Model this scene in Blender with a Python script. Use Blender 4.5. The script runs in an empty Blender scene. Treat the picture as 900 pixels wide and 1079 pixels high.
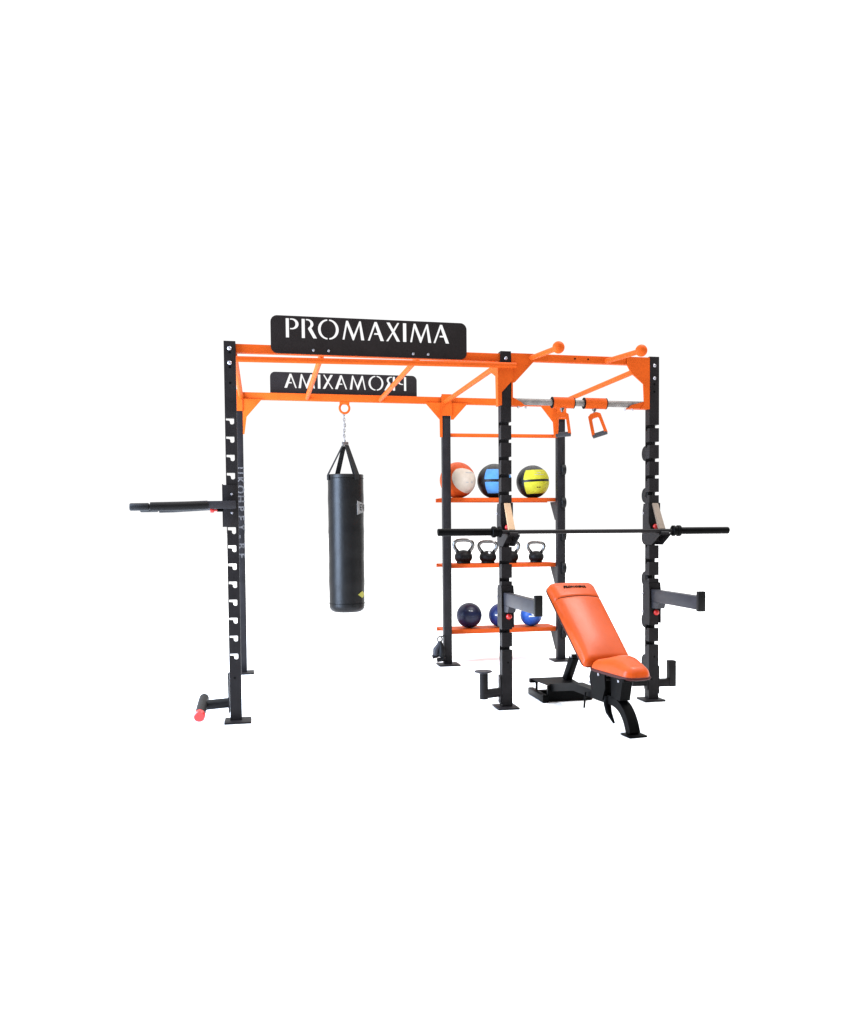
import bpy, bmesh, math, random
from mathutils import Vector, Matrix, noise
random.seed(4)
S = bpy.context.scene
C = S.collection
R = math.radians
W1, W2, D, H, s = 1.8944, 1.1299, 2.1345, 2.5463, 0.038

# ---------------------------------------------------------------- materials
def mat(name, col, rough=.5, metal=0., spec=.5, bump=0., bscale=200., vary=.0, vscale=30., coat=0.):
    if name != 'white_floor': col = tuple(c*.80 for c in col)
    m = bpy.data.materials.new(name); m.use_nodes = True
    nt = m.node_tree; b = nt.nodes['Principled BSDF']
    b.inputs['Base Color'].default_value = (*col, 1)
    b.inputs['Roughness'].default_value = rough
    b.inputs['Metallic'].default_value = metal
    f0 = math.sqrt(.04*spec*2); b.inputs['IOR'].default_value = (1+f0)/(1-f0)
    b.inputs['Specular IOR Level'].default_value = .5
    b.inputs['Coat Weight'].default_value = coat
    b.inputs['Coat Roughness'].default_value = .25
    tc = nt.nodes.new('ShaderNodeTexCoord')
    if vary:
        n = nt.nodes.new('ShaderNodeTexNoise'); n.inputs['Scale'].default_value = vscale
        n.inputs['Detail'].default_value = 5
        nt.links.new(tc.outputs['Object'], n.inputs['Vector'])
        r = nt.nodes.new('ShaderNodeValToRGB')
        r.color_ramp.elements[0].position = .3; r.color_ramp.elements[1].position = .7
        r.color_ramp.elements[0].color = (*[c*(1-vary) for c in col], 1)
        r.color_ramp.elements[1].color = (*[min(1, c*(1+vary)) for c in col], 1)
        nt.links.new(n.outputs['Fac'], r.inputs['Fac'])
        nt.links.new(r.outputs['Color'], b.inputs['Base Color'])
        mr = nt.nodes.new('ShaderNodeMapRange')
        mr.inputs['To Min'].default_value = rough*.85; mr.inputs['To Max'].default_value = min(1, rough*1.15)
        nt.links.new(n.outputs['Fac'], mr.inputs['Value']); nt.links.new(mr.outputs['Result'], b.inputs['Roughness'])
    if bump:
        n2 = nt.nodes.new('ShaderNodeTexNoise'); n2.inputs['Scale'].default_value = bscale
        n2.inputs['Detail'].default_value = 3
        nt.links.new(tc.outputs['Object'], n2.inputs['Vector'])
        bp = nt.nodes.new('ShaderNodeBump'); bp.inputs['Strength'].default_value = bump
        bp.inputs['Distance'].default_value = .002
        nt.links.new(n2.outputs['Fac'], bp.inputs['Height']); nt.links.new(bp.outputs['Normal'], b.inputs['Normal'])
    return m
M = dict(
    dark=mat('charcoal_powder_coat', (.0165, .0148, .0158), .45, spec=.09, bump=.25, bscale=400, vary=.22, vscale=9),
    steel=mat('grey_painted_steel', (.034, .034, .042), .4, spec=.2, bump=.15, bscale=300, vary=.15, vscale=12),
    sign=mat('sign_powder_coat', (.018, .0145, .0145), .5, spec=.10, bump=.2, bscale=500, vary=.12, vscale=6),
    black=mat('black_paint', (.0030, .0030, .0032), .42, spec=.04, vary=.3, vscale=20),
    rubber=mat('black_rubber', (.005, .005, .0055), .5, spec=.15, bump=.4, bscale=300, vary=.2),
    orange=mat('orange_powder_coat', (.62, .095, .011), .5, spec=.05, bump=.2, bscale=350, vary=.07, vscale=8),
    shelf=mat('orange_shelf_paint', (.54, .078, .012), .5, spec=.06, bump=.2, bscale=350, vary=.08, vscale=10),
    vinyl=mat('orange_vinyl', (.55, .074, .009), .30, spec=.17, bump=.35, bscale=260, vary=.05, vscale=14),
    piping=mat('dark_red_piping', (.055, .006, .005), .5, spec=.2),
    chrome=mat('brushed_chrome', (.26, .25, .245), .34, metal=1, bump=.15, bscale=150, vary=.2, vscale=25),
    bolt=mat('zinc_bolt', (.52, .51, .55), .35, metal=.6, vary=.05),
    red=mat('red_plastic', (.60, .016, .012), .35, vary=.05),
    tan=mat('tan_liner', (.55, .34, .18), .55, vary=.12, vscale=18, bump=.2),
    bag=mat('black_bag_vinyl', (.0012, .0012, .0016), .40, spec=.24, bump=.5, bscale=35, vary=.2, vscale=6),
    web=mat('black_webbing', (.012, .012, .012), .8, spec=.2, bump=.6, bscale=600, vary=.2),
    white=mat('white_print', (.62, .62, .60), .6, vary=.08),
    grey=mat('light_grey_print', (.36, .36, .36), .6, vary=.2, vscale=40),
    yel=mat('yellow_panel', (.50, .47, .030), .55, spec=.15, bump=.4, bscale=300, vary=.08, vscale=25),
    blue=mat('light_blue_panel', (.08, .25, .55), .5, spec=.15, bump=.4, bscale=300, vary=.08, vscale=25),
    cream=mat('cream_panel', (.60, .52, .44), .55, spec=.15, bump=.4, bscale=300, vary=.08, vscale=25),
    orball=mat('orange_ball_skin', (.56, .080, .012), .5, spec=.12, bump=.4, bscale=300, vary=.1, vscale=20),
    ballblack=mat('black_ball_skin', (.006, .0055, .0055), .45, spec=.3, bump=.4, bscale=300, vary=.2, vscale=20),
    navy=mat('navy_rubber', (.004, .007, .032), .4, spec=.3, bump=.3, bscale=220, vary=.2, vscale=20),
    navy2=mat('mid_blue_rubber', (.006, .020, .11), .4, spec=.3, bump=.3, bscale=220, vary=.15, vscale=20),
    royal=mat('royal_blue_rubber', (.010, .075, .34), .4, spec=.3, bump=.3, bscale=220, vary=.12, vscale=20),
    yelmark=mat('yellow_mark', (.36, .34, .05), .5),
    faded=mat('faded_lettering', (.085, .078, .076), .8, spec=.1, vary=.6, vscale=60),
    barsteel=mat('knurled_grey_steel', (.24, .225, .215), .5, metal=.25, spec=.2, bump=.5, bscale=500, vary=.25, vscale=25),
    gripgrey=mat('worn_grey_grip', (.05, .05, .055), .6, spec=.2),
    logogrey=mat('logo_grey_print', (.22, .22, .22), .7, spec=.1, vary=.15),
    floor=mat('white_floor', (.93, .93, .93), .9, spec=.1),
)
# ---------------------------------------------------------------- helpers
def tagp(o, label, cat, group=None):
    o['label'] = label; o['category'] = cat
    if group: o['group'] = group
    return o
def thing(name, label, cat, loc=(0, 0, 0), group=None):
    o = bpy.data.objects.new(name, None); C.objects.link(o)
    o.location = loc; o.empty_display_size = .05
    return tagp(o, label, cat, group)
def root_of(o):
    while o.parent: o = o.parent
    return o
def obj(name, bm, m, parent=None, smooth=True, label=None, bevel=0):
    """bm is in world coordinates; stored relative to its thing's root location"""
    if parent is not None:
        bm.transform(Matrix.Translation(-Vector(root_of(parent).location)))
    bmesh.ops.recalc_face_normals(bm, faces=bm.faces)
    me = bpy.data.meshes.new(name); bm.to_mesh(me); bm.free()
    me.materials.append(M[m])
    if smooth:
        me.shade_smooth() if hasattr(me, 'shade_smooth') else None
        for p in me.polygons: p.use_smooth = True
        try: me.set_sharp_from_angle(angle=R(38))
        except Exception: pass
    o = bpy.data.objects.new(name, me); C.objects.link(o)
    o.parent = parent
    if label: o['label'] = label
    return o
def solid(name, bm, m, label, cat, loc, group=None):
    bm.transform(Matrix.Translation(-Vector(loc)))
    o = obj(name, bm, m); o.location = loc
    return tagp(o, label, cat, group)
def nb(): return bmesh.new()
def box(bm, x0, x1, y0, y1, z0, z1, bev=.003, mtx=None):
    t = bmesh.new()
    r = bmesh.ops.create_cube(t, size=1)
    bmesh.ops.scale(t, vec=(abs(x1-x0), abs(y1-y0), abs(z1-z0)), verts=t.verts)
    bmesh.ops.translate(t, vec=((x0+x1)/2, (y0+y1)/2, (z0+z1)/2), verts=t.verts)
    if bev: bmesh.ops.bevel(t, geom=t.edges[:], offset=bev, segments=2, affect='EDGES', profile=.5)
    if mtx is not None: t.transform(mtx)
    merge(bm, t); return bm
def merge(bm, t):
    me = bpy.data.meshes.new('tmp'); t.to_mesh(me); t.free(); bm.from_mesh(me); bpy.data.meshes.remove(me)
def frame_of(d, up=Vector((0, 0, 1))):
    d = Vector(d).normalized()
    if abs(d.dot(up)) > .98: up = Vector((0, 1, 0))
    a = d.cross(up).normalized(); b = a.cross(d).normalized()
    return a, b
def tube(bm, pts, r, n=20, closed=False, caps=True, flat=1.0):
    pts = [Vector(p) for p in pts]; k = len(pts)
    rr = r if isinstance(r, (list, tuple)) else [r]*k
    rings = []
    a = None
    for i, p in enumerate(pts):
        if closed: d = pts[(i+1) % k]-pts[i-1]
        else: d = pts[min(i+1, k-1)]-pts[max(i-1, 0)]
        d.normalize()
        if a is None: a, b = frame_of(d)
        else:
            a = (a-d*a.dot(d)).normalized(); b = a.cross(d)
        rings.append([bm.verts.new(p+a*math.cos(2*math.pi*j/n)*rr[i]+b*math.sin(2*math.pi*j/n)*rr[i]*flat) for j in range(n)])
    m = k if closed else k-1
    for i in range(m):
        A, B = rings[i], rings[(i+1) % k]
        for j in range(n): bm.faces.new((A[j], A[(j+1) % n], B[(j+1) % n], B[j]))
    if caps and not closed:
        bm.faces.new(rings[0][::-1]); bm.faces.new(rings[-1])
    return bm
def bar(bm, p0, p1, w, h, bev=.003):
    """rectangular section bar between two points, w sideways, h upwards"""
    p0, p1 = Vector(p0), Vector(p1); d = p1-p0; L = d.length
    a, b = frame_of(d)
    m = Matrix((( a.x, d.x/L, b.x, p0.x), (a.y, d.y/L, b.y, p0.y), (a.z, d.z/L, b.z, p0.z), (0, 0, 0, 1)))
    return box(bm, -w/2, w/2, 0, L, -h/2, h/2, bev, m)
def lathe(bm, prof, c=(0, 0, 0), n=40, axis='Z'):
    """prof: list of (r, h); revolve about axis through c"""
    c = Vector(c); rings = []
    def P(r, h, t):
        x, y = r*math.cos(t), r*math.sin(t)
        return c+Vector((x, y, h) if axis == 'Z' else ((h, x, y) if axis == 'X' else (x, h, y)))
    for r, h in prof:
        if r < 1e-6: rings.append([bm.verts.new(P(0, h, 0))])
        else: rings.append([bm.verts.new(P(r, h, 2*math.pi*j/n)) for j in range(n)])
    for A, B in zip(rings, rings[1:]):
        for j in range(n):
            q = (j+1) % n
            if len(A) == 1 and len(B) == 1: continue
            if len(A) == 1: bm.faces.new((A[0], B[j], B[q]))
            elif len(B) == 1: bm.faces.new((A[j], A[q], B[0]))
            else: bm.faces.new((A[j], A[q], B[q], B[j]))
    if len(rings[0]) > 1: bm.faces.new(rings[0])
    if len(rings[-1]) > 1: bm.faces.new(rings[-1])
    return bm
def prism(bm, pts, axis, a0, a1):
    """polygon pts in the plane normal to axis, extruded from a0 to a1. axis Y: (x,z); X: (y,z); Z: (x,y)"""
    def V(p, a):
        return Vector((p[0], a, p[1])) if axis == 'Y' else (Vector((a, p[0], p[1])) if axis == 'X' else Vector((p[0], p[1], a)))
    A = [bm.verts.new(V(p, a0)) for p in pts]; B = [bm.verts.new(V(p, a1)) for p in pts]
    n = len(pts)
    for i in range(n): bm.faces.new((A[i], A[(i+1) % n], B[(i+1) % n], B[i]))
    fa = bm.faces.new(A); fb = bm.faces.new(B[::-1])
    bm.normal_update()
    bmesh.ops.triangulate(bm, faces=[fa, fb], ngon_method='EAR_CLIP')
    return bm
def plate_holes(outer, holes, thick, mtx, bev=0):
    """filled 2D outline with holes, extruded; local (u,v) placed by mtx; returns bmesh"""
    cu = bpy.data.curves.new('tmp', 'CURVE'); cu.dimensions = '2D'; cu.fill_mode = 'BOTH'
    cu.extrude = thick/2; cu.bevel_depth = bev
    for poly in [outer]+holes:
        sp = cu.splines.new('POLY'); sp.points.add(len(poly)-1); sp.use_cyclic_u = True
        for q, p in zip(sp.points, poly): q.co = (p[0], p[1], 0, 1)
    o = bpy.data.objects.new('tmp', cu); C.objects.link(o)
    bpy.context.view_layer.update()
    me = bpy.data.meshes.new_from_object(o.evaluated_get(bpy.context.evaluated_depsgraph_get()))
    bm = bmesh.new(); bm.from_mesh(me)
    bmesh.ops.remove_doubles(bm, verts=bm.verts, dist=1e-5)
    bpy.data.objects.remove(o); bpy.data.curves.remove(cu); bpy.data.meshes.remove(me)
    bm.transform(mtx); return bm
def text_bm(txt, size, mtx, ext=.0008, spacing=1.0, bold=0):
    cu = bpy.data.curves.new('tmp', 'FONT'); cu.body = txt; cu.size = size; cu.extrude = ext; cu.offset = bold
    cu.align_x = 'CENTER'; cu.align_y = 'CENTER'; cu.space_character = spacing
    o = bpy.data.objects.new('tmp', cu); C.objects.link(o); bpy.context.view_layer.update()
    me = bpy.data.meshes.new_from_object(o.evaluated_get(bpy.context.evaluated_depsgraph_get()))
    bm = bmesh.new(); bm.from_mesh(me)
    bpy.data.objects.remove(o); bpy.data.curves.remove(cu); bpy.data.meshes.remove(me)
    if mtx is not None: bm.transform(mtx)
    return bm
XZ = Matrix(((1, 0, 0, 0), (0, 0, -1, 0), (0, 1, 0, 0), (0, 0, 0, 1)))      # (u,v) -> (x, ., z), facing -Y
YZ = Matrix(((0, 0, 1, 0), (1, 0, 0, 0), (0, 1, 0, 0), (0, 0, 0, 1)))       # (u,v) -> (., y, z)
T = Matrix.Translation
def rrect(x0, x1, y0, y1, r, n=8):
    out = []
    for cx, cy, a0 in ((x1-r, y1-r, 0), (x0+r, y1-r, 90), (x0+r, y0+r, 180), (x1-r, y0+r, 270)):
        for i in range(n+1):
            a = R(a0+90*i/n); out.append((cx+r*math.cos(a), cy+r*math.sin(a)))
    return out
def bolt(parent, p, axis='Y', r=.012, name='bolt', m='bolt', sgn=-1, t=.010):
    bm = nb(); lathe(bm, [(r, 0), (r, t*.6*sgn), (r*.7, t*sgn), (0, t*1.05*sgn)], p, 16, axis)
    return obj(name, bm, m, parent)
def ball(bm, c, r, n=40):
    prof = [(r*math.sin(math.pi*i/24), -r*math.cos(math.pi*i/24)) for i in range(25)]
    prof[0] = (0, -r); prof[-1] = (0, r)
    return lathe(bm, prof, c, n)
def dup(root, loc, label, scale=1):
    r = root.copy(); C.objects.link(r); r.location = loc; r['label'] = label; r.scale = (scale,)*3
    for ch in list(root.children):
        c = ch.copy(); C.objects.link(c); c.parent = r
        for g in ch.children:
            d = g.copy(); C.objects.link(d); d.parent = c
    return r

# ---------------------------------------------------------------- floor
bm = nb(); lathe(bm, [(0, 0), (300, 0)], (0, 0, 0), 64)
for f in [f for f in bm.faces if len(f.verts) > 4]: bm.faces.remove(f)
fl = obj('floor', bm, 'floor', smooth=False); fl['kind'] = 'structure'

# ================================================================ THE RACK
rack = thing('power_rack', 'large black and orange six post training rack carrying the signs, rungs and shelves', 'rack', (-.38, 1.07, 0))
PITCH = .1234
def base_plate(up, cx, cy, x0, x1, y0, y1, fl=.05):
    bm = nb(); box(bm, cx+x0, cx+x1, cy+y0, cy+y1, 0.001, .013, .002)
    return obj('base_plate', bm, 'dark', up)
def disc(up, cx, y, z, sg):
    bm = nb(); lathe(bm, [(.052, -.022), (.056, -.018), (.056, .018), (.052, .022)], (cx, y, z), 28, 'X')
    obj('storage_disc', bm, 'rubber', up)
# front left post, keyhole slots cut through its front and back faces
holes = []
for k in range(14):
    zt = 2.048-.006-k*.1215
    u0, u1, um = -.034, .021, -.007
    hp = [(u0, zt), (u0, zt-.019), (um-.004, zt-.021), (um, zt-.025)]
    for i in range(7):
        a = R(180+180*i/6); hp.append(((um+u1)/2+(u1-um)/2*math.cos(a), zt-.034+.012*math.sin(a)))
    hp += [(u1, zt-.004), (u1-.004, zt)]
    holes.append(hp)
bm = plate_holes([(-s, .012), (s, .012), (s, H), (-s, H)], holes, 2*s, T((-W1, 0, 0)) @ XZ)
upFL = obj('upright', bm, 'dark', rack, label='upright with keyhole slots facing the dip bars', smooth=False)
base_plate(upFL, -W1, 0, -.075, .10, -.115, .07)
for z in (2.497, 2.402): bolt(upFL, (-W1-.0005, -s, z), r=.013)
for z in (2.470, 2.373, 2.27): bolt(upFL, (-W1, -s, z), r=.008, name='bolt_hole', m='black', t=.001)
bolt(upFL, (-W1-.004, -s, .30), r=.008, name='bolt_hole', m='black', t=.001)
def notched(cx, z0, n):
    pr = [(s, .012), (s, H), (-s, H)]
    for k in range(n):
        zt = z0-k*PITCH
        pr += [(-s, zt), (s-.010, zt), (s-.008, zt-.03), (s-.014, zt-.042), (s-.028, zt-.042), (s-.034, zt-.026), (-s, zt-.024)]
    pr += [(-s, .012)]
    bm = nb(); prism(bm, pr, 'X', cx-s, cx+s)
    return obj('upright', bm, 'dark', rack, smooth=False)
upFM = notched(0, 2.049, 14)
base_plate(upFM, 0, 0, -.085, .072, -.11, .08)
for z in (2.495,): bolt(upFM, (0, -s, z), r=.012)
upFR = notched(W2, 2.049, 14)
base_plate(upFR, W2, 0, -.09, .07, -.095, .07)
for z in (2.480, 2.388): bolt(upFR, (W2, -s, z), r=.012)
for z in (2.345, 2.29): bolt(upFR, (W2, -s, z), r=.008, name='bolt_hole', m='black', t=.001)
for i in range(6): disc(upFR, W2-.012, s+.022, 1.845-i*.3125, 1)
for up_, cx in ((upFM, 0), (upFR, W2)):
    bolt(up_, (cx+.005, -s, .33), r=.007, name='bolt_hole', m='black', t=.001)
    bolt(up_, (cx-s, 0, .20), 'X', r=.009)
def back_post(cx):
    bm = nb(); box(bm, cx-s, cx+s, D-s, D+s, .012, H, .003)
    u = obj('upright', bm, 'dark', rack)
    base_plate(u, cx, D, -.10, .10, -.13, .07)
    return u
upBL, upBM, upBR = back_post(-W1), back_post(0), back_post(W2)
for i in range(6): disc(upBR, W2+.014, D-s+.008, 1.855-i*.3165, -1)
for i in range(6): disc(upBM, .0, D+s+.004, 1.855-i*.3165, -1)
# faded white lettering running down the back left post
for i, chh in enumerate('UKOHPEY-RF'):
    tb = text_bm(chh, .092, T((-W1+.004, D-s-.0022, 1.825-i*.0845)) @ XZ @ Matrix.Rotation(R(-90), 4, 'Z'), bold=.0025)
    obj('letter', tb, 'faded', upBL, smooth=False, label='faded pale letter in a column down the upright')

# beams between the posts
def beam(x0, x1, y, zc, w=.05, h=.055, name='crossbeam', label=None, m='orange'):
    bm = nb(); box(bm, x0, x1, y-w/2, y+w/2, zc-h/2, zc+h/2, .004)
    return obj(name, bm, m, rack, label=label)
fb = beam(-W1+s, -s, 0, 2.503, h=.058)
bb = beam(-W1+s, -s, D, 2.494, h=.064)
rb = beam(s, W2-s, 0, 2.511, h=.053)
for x in (.52, .62): bolt(rb, (x, -.025, 2.512), r=.007, name='bolt_hole', m='black', t=.001)
br = beam(s, W2-s, D, 2.494, h=.062)
bm = nb(); tube(bm, [(-1.853, -.062, 2.424), (.068, -.062, 2.444)], .0195); obj('pull_up_bar', bm, 'orange', rack)
bm = nb(); tube(bm, [(s, D, 2.174), (W2-s, D, 2.180)], .018); obj('lower_cross_tube', bm, 'orange', rack)
# side ties and monkey bar rungs
for x, y0, y1 in ((-1.868, .04, D-.04), (-.012, .04, D-.04), (1.075, .03, D-.03)):
    bm = nb(); tube(bm, [(x, y0, 2.478), (x, y1, 2.478)], .021); obj('side_tie', bm, 'orange', rack)
for x in (-1.287, -.622):
    bm = nb(); tube(bm, [(x, .024, 2.485), (x, D-.022, 2.485)], .0195); obj('rung', bm, 'orange', rack)
# gusset plates
def gus(pts, axis, a0, a1, label=None):
    bm = nb(); prism(bm, pts, axis, a0, a1)
    return obj('gusset_plate', bm, 'orange', rack, smooth=False, label=label)
g1 = gus([(W2-s-.001, 2.538), (.918, 2.538), (.918, 2.475), (.948, 2.421), (1.043, 2.344), (1.050, 2.20), (1.02, 2.162), (W2-s-.001, 2.162)], 'Y', -.044, -.028)
g2 = gus([(s+.001, 2.534), (.20, 2.534), (.205, 2.478), (.066, 2.33), (.050, 2.325), (.050, 2.165), (s+.001, 2.165)], 'Y', -.044, -.028)
g3 = gus([(-.062, 2.462), (.048, 2.462), (.048, 2.345), (-.034, 2.255), (-.034, 2.165), (-.062, 2.165)], 'Y', -.051, -.041)
g4 = gus([(-.04, 2.45), (.24, 2.45), (.065, 2.385), (.05, 2.165), (-.04, 2.165)], 'X', -.052, -.040)
bm = nb(); prism(bm, [(-W1+s+.001, 2.465), (-1.685, 2.465), (-1.822, 2.305), (-1.843, 2.15), (-W1+s+.001, 2.15)], 'Y', D-.042, D-.03); obj('gusset_plate', bm, 'orange', rack, smooth=False)
gus([(-W1-s-.004, 2.54), (-W1+s, 2.54), (-W1+s, 2.355), (-W1-s-.004, 2.355)], 'Y', D-.052, D-.0425)
gus([(-.205, 2.47), (-.041, 2.47), (-.041, 2.15), (-.064, 2.15), (-.066, 2.315)], 'Y', D-.043, D-.03)
gus([(.041, 2.47), (.205, 2.47), (.065, 2.315), (.041, 2.315)], 'Y', D-.043, D-.03)
gus([(-.048, 2.55), (.048, 2.55), (.05, 2.35), (-.05, 2.35)], 'Y', D-.053, D-.044)
gus([(W2-s-.002, 2.47), (.915, 2.47), (1.045, 2.31), (1.055, 2.165), (W2-s-.002, 2.165)], 'Y', D-.043, D-.03)
gus([(W2-.05, 2.53), (W2+.045, 2.53), (W2+.045, 2.34), (W2-.05, 2.34)], 'Y', D-.053, D-.044)
# grey swivel bar with its two orange sockets
bm = nb(); tube(bm, [(s, 0, 2.199), (W2-s, 0, 2.199)], .0235, 28); gb = obj('grip_bar', bm, 'barsteel', rack)
for x0, x1, sg in ((s, .135, 1), (W2-s, .935, -1)):
    bm = nb(); prism(bm, [(x0, 2.222), (x0+sg*.02, 2.222), (x1-sg*.02, 2.190), (x1, 2.172), (x1, 2.165), (x0, 2.165)], 'Y', -.034, .034)
    so = obj('bar_socket', bm, 'orange', rack, smooth=False)
    for dx in (.035, -.02 if sg > 0 else -.02): bolt(so, (x1+sg*dx*-1+sg*0, -.005, 2.166), 'Z', r=.009, sgn=-1, t=.016)
# globe grips on the front right beam
for x in (.185, .762):
    bm = nb(); tube(bm, [(x, -.02, 2.505), (x+.008, -.57, 2.468)], .018)
    ga = obj('globe_grip_arm', bm, 'orange', rack)
    bm = nb(); ball(bm, (x+.012, -.62, 2.467), .040); obj('globe_grip', bm, 'orange', ga)

# ---- stencil cut signs
def arc(cx, cy, rx, ry, a0, a1, n=14):
    return [(cx+rx*math.cos(R(a0+(a1-a0)*i/n)), cy+ry*math.sin(R(a0+(a1-a0)*i/n))) for i in range(n+1)]
def cres(cx, cy, rx, ry, ix, iy, a0, a1): return arc(cx, cy, rx, ry, a0, a1)+arc(cx, cy, ix, iy, a1, a0)
LET = {
 'P': (.66, [[(0, 0), (.16, 0), (.16, 1), (0, 1)],
             [(.22, 1)]+arc(.32, .715, .34, .285, 90, -90)+[(.22, .43), (.22, .50)]+arc(.30, .715, .20, .215, -90, 90)+[(.22, .93)]]),
 'R': (.78, [[(0, 0), (.16, 0), (.16, 1), (0, 1)],
             [(.22, 1)]+arc(.30, .74, .31, .26, 90, -50)+[(.79, 0), (.60, 0), (.33, .47), (.33, .53)]+arc(.28, .74, .18, .19, -60, 90)+[(.22, .93)]]),
 'O': (1.06, [cres(.515, .5, .51, .53, .37, .45, 92.5, 267.5), cres(.575, .5, .52, .53, .37, .45, 87.5, -87.5)]),
 'M': (1.16, [[(0, 0), (.10, 0), (.245, .76), (.54, -.02), (.60, -.02), (.90, .78), (.99, 0), (1.16, 0), (.98, 1), (.90, 1), (.60, .26), (.30, 1), (.20, 1)]]),
 'A': (.87, [[(0, 0), (.10, 0), (.40, .80), (.53, .41), (.36, .41), (.33, .32), (.565, .32), (.68, 0), (.87, 0), (.49, 1), (.37, 1)]]),
 'X': (.76, [[(0, 0), (.11, 0), (.36, .41), (.58, 0), (.76, 0), (.455, .54), (.72, 1), (.62, 1), (.40, .64), (.20, 1), (.02, 1), (.325, .48)]]),
 'I': (.18, [[(0, 0), (.18, 0), (.18, 1), (0, 1)]]),
}
def sign(y, x0, x1, z0, z1, tx0, tz0, hgt, mirror, label):
    px = dict(zip(range(9), (302.4, 318.5, 335, 360.3, 386.7, 406, 424, 431.6, 456.7)))
    sc = (1.530-.398)/(475-301.5)
    hs = []
    for i, ch in enumerate('PROMAXIMA'):
        w, polys = LET[ch]
        ox = (px[i]-301.5)*sc
        for pl in polys: hs.append([(ox+u*hgt, tz0+v*hgt) for u, v in pl])
    if mirror: hs = [[(tx0-u, v) for u, v in h] for h in hs]
    else: hs = [[(tx0+u, v) for u, v in h] for h in hs]
    bm = plate_holes(rrect(x0, x1, z0, z1, .045), hs, .005, T((0, y, 0)) @ XZ)
    return obj('sign_panel', bm, 'sign', rack, smooth=False, label=label)
sf = sign(-.034, -1.627, -.283, 2.477, 2.729, -1.532, 2.584, .128, False, 'charcoal sign panel on the front beam with cut out letters reading PROMAXIMA')
for x in (-1.345, -1.243, -.663, -.558): bolt(sf, (x, -.0367, 2.503), r=.009)
sb = sign(D+.034, -1.612, -.268, 2.475, 2.724, -.362, 2.582, .128, True, 'rear sign panel reading reversed as seen from the front')
for x in (-1.345, -1.243, -.663, -.558): bolt(sb, (x, D+.0367, 2.503), r=.009, sgn=1)

# ---- shelves on brackets behind the back posts
for zf, h in ((1.588, .037), (.953, .038), (.322, .040)):
    bm = nb(); box(bm, -.030, 1.120, D+.058, D+.38, zf-.004, zf, .001)
    box(bm, -.030, 1.120, D+.052, D+.058, zf-h, zf, .001)
    box(bm, -.030, 1.120, D+.38, D+.386, zf-h, zf, .001)
    sh = obj('shelf', bm, 'shelf', rack)
    for x in (.04, 1.118):
        bm = nb(); prism(bm, [(D+.040, zf-h-.001), (D+.21, zf-h-.001), (D+.20, zf-h-.02), (D+.065, zf-h-.18), (D+.040, zf-h-.18)], 'X', x-.024, x-.016)
        obj('shelf_bracket', bm, 'dark', sh, smooth=False)

# ================================================================ heavy bag
bx_, by_ = -.9455, D
bag = thing('punching_bag', 'tall black leather punching bag hanging by webbing straps from the back beam', 'punching bag', (bx_, by_, .528))
r = .163; prof = [(0, .528)]
for i in range(1, 9):
    a = R(90*i/8); prof.append((r-.062+.062*math.sin(a), .588-.058*math.cos(a)))
zz = .61
while zz < 1.775: prof.append((r+.0012*math.sin(zz*17)+.0007*math.sin(zz*41), zz)); zz += .03
prof += [(r, 1.785), (r+.002, 1.792), (r-.004, 1.797), (r-.02, 1.785), (0, 1.775)]
bm = nb(); lathe(bm, prof, (bx_, by_, 0), 64); obj('bag_body', bm, 'bag', bag)
for z, rr in ((1.76, .165), (.612, .1645)):
    bm = nb(); tube(bm, [(bx_+rr*math.cos(t*.1309), by_+rr*math.sin(t*.1309), z) for t in range(48)], .0022, 8, closed=True)
    obj('seam', bm, 'black', bag)
bm = nb(); tube(bm, [(bx_+.075*math.cos(t*.2618), by_, 2.05) for t in range(2)], .001, 4); bm.free()
va = math.atan2(-6.32-by_, -1.70-bx_)
for a in [math.degrees(va)+q for q in (-72, 38, -152, 146)]:
    ca, sa = math.cos(R(a)), math.sin(R(a))
    bm = nb()
    side = Vector((-sa, ca, 0)); wv = .026
    pts = [Vector((bx_+ca*.1665, by_+sa*.1665, 1.745)), Vector((bx_+ca*.1665, by_+sa*.1665, 1.79)), Vector((bx_+ca*.022, by_+sa*.022, 2.065))]
    nrm = [Vector((ca, sa, 0)), Vector((ca, sa, .2)).normalized(), Vector((ca, sa, .4)).normalized()]
    wd = [wv, wv, .022]
    rows = []
    for p, nn, w_ in zip(pts, nrm, wd):
        rows.append([bm.verts.new(p-side*w_), bm.verts.new(p+side*w_), bm.verts.new(p+side*w_+nn*.004), bm.verts.new(p-side*w_+nn*.004)])
    for A, B in zip(rows, rows[1:]):
        for j in range(4): bm.faces.new((A[j], A[(j+1) % 4], B[(j+1) % 4], B[j]))
    bm.faces.new(rows[0]); bm.faces.new(rows[-1])
    obj('strap', bm, 'web', bag, smooth=False)
bm = nb(); box(bm, bx_-.030, bx_+.030, by_-.014, by_+.014, 2.055, 2.098, .006); lathe(bm, [(.012, 2.09), (.012, 2.115)], (bx_-.006, by_, 0), 16)
obj('swivel_clasp', bm, 'chrome', bag)
z = 2.112; k = 0; ch = nb()
while z < 2.345:
    L, wl = .017, .0085
    dx = .004*math.sin(z*40)
    pts = []
    for t in range(16):
        a = 2*math.pi*t/16; u, v = wl*math.cos(a), L*math.sin(a)
        pts.append((bx_-.006+dx+(u if k % 2 else 0), by_+(0 if k % 2 else u), z+L-.004+v))
    tube(ch, pts, .0046, 8, closed=True); z += .025; k += 1
obj('chain', ch, 'barsteel', bag)
bm = nb(); tube(bm, [(bx_-.002+.044*math.cos(2*math.pi*t/28), by_-.0, 2.405+.046*math.sin(2*math.pi*t/28)) for t in range(28)], .0105, 12, closed=True)
box(bm, bx_-.045, bx_+.042, by_-.028, by_+.028, 2.440, 2.461, .002)
obj('hanging_ring', bm, 'orange', rack)
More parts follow.
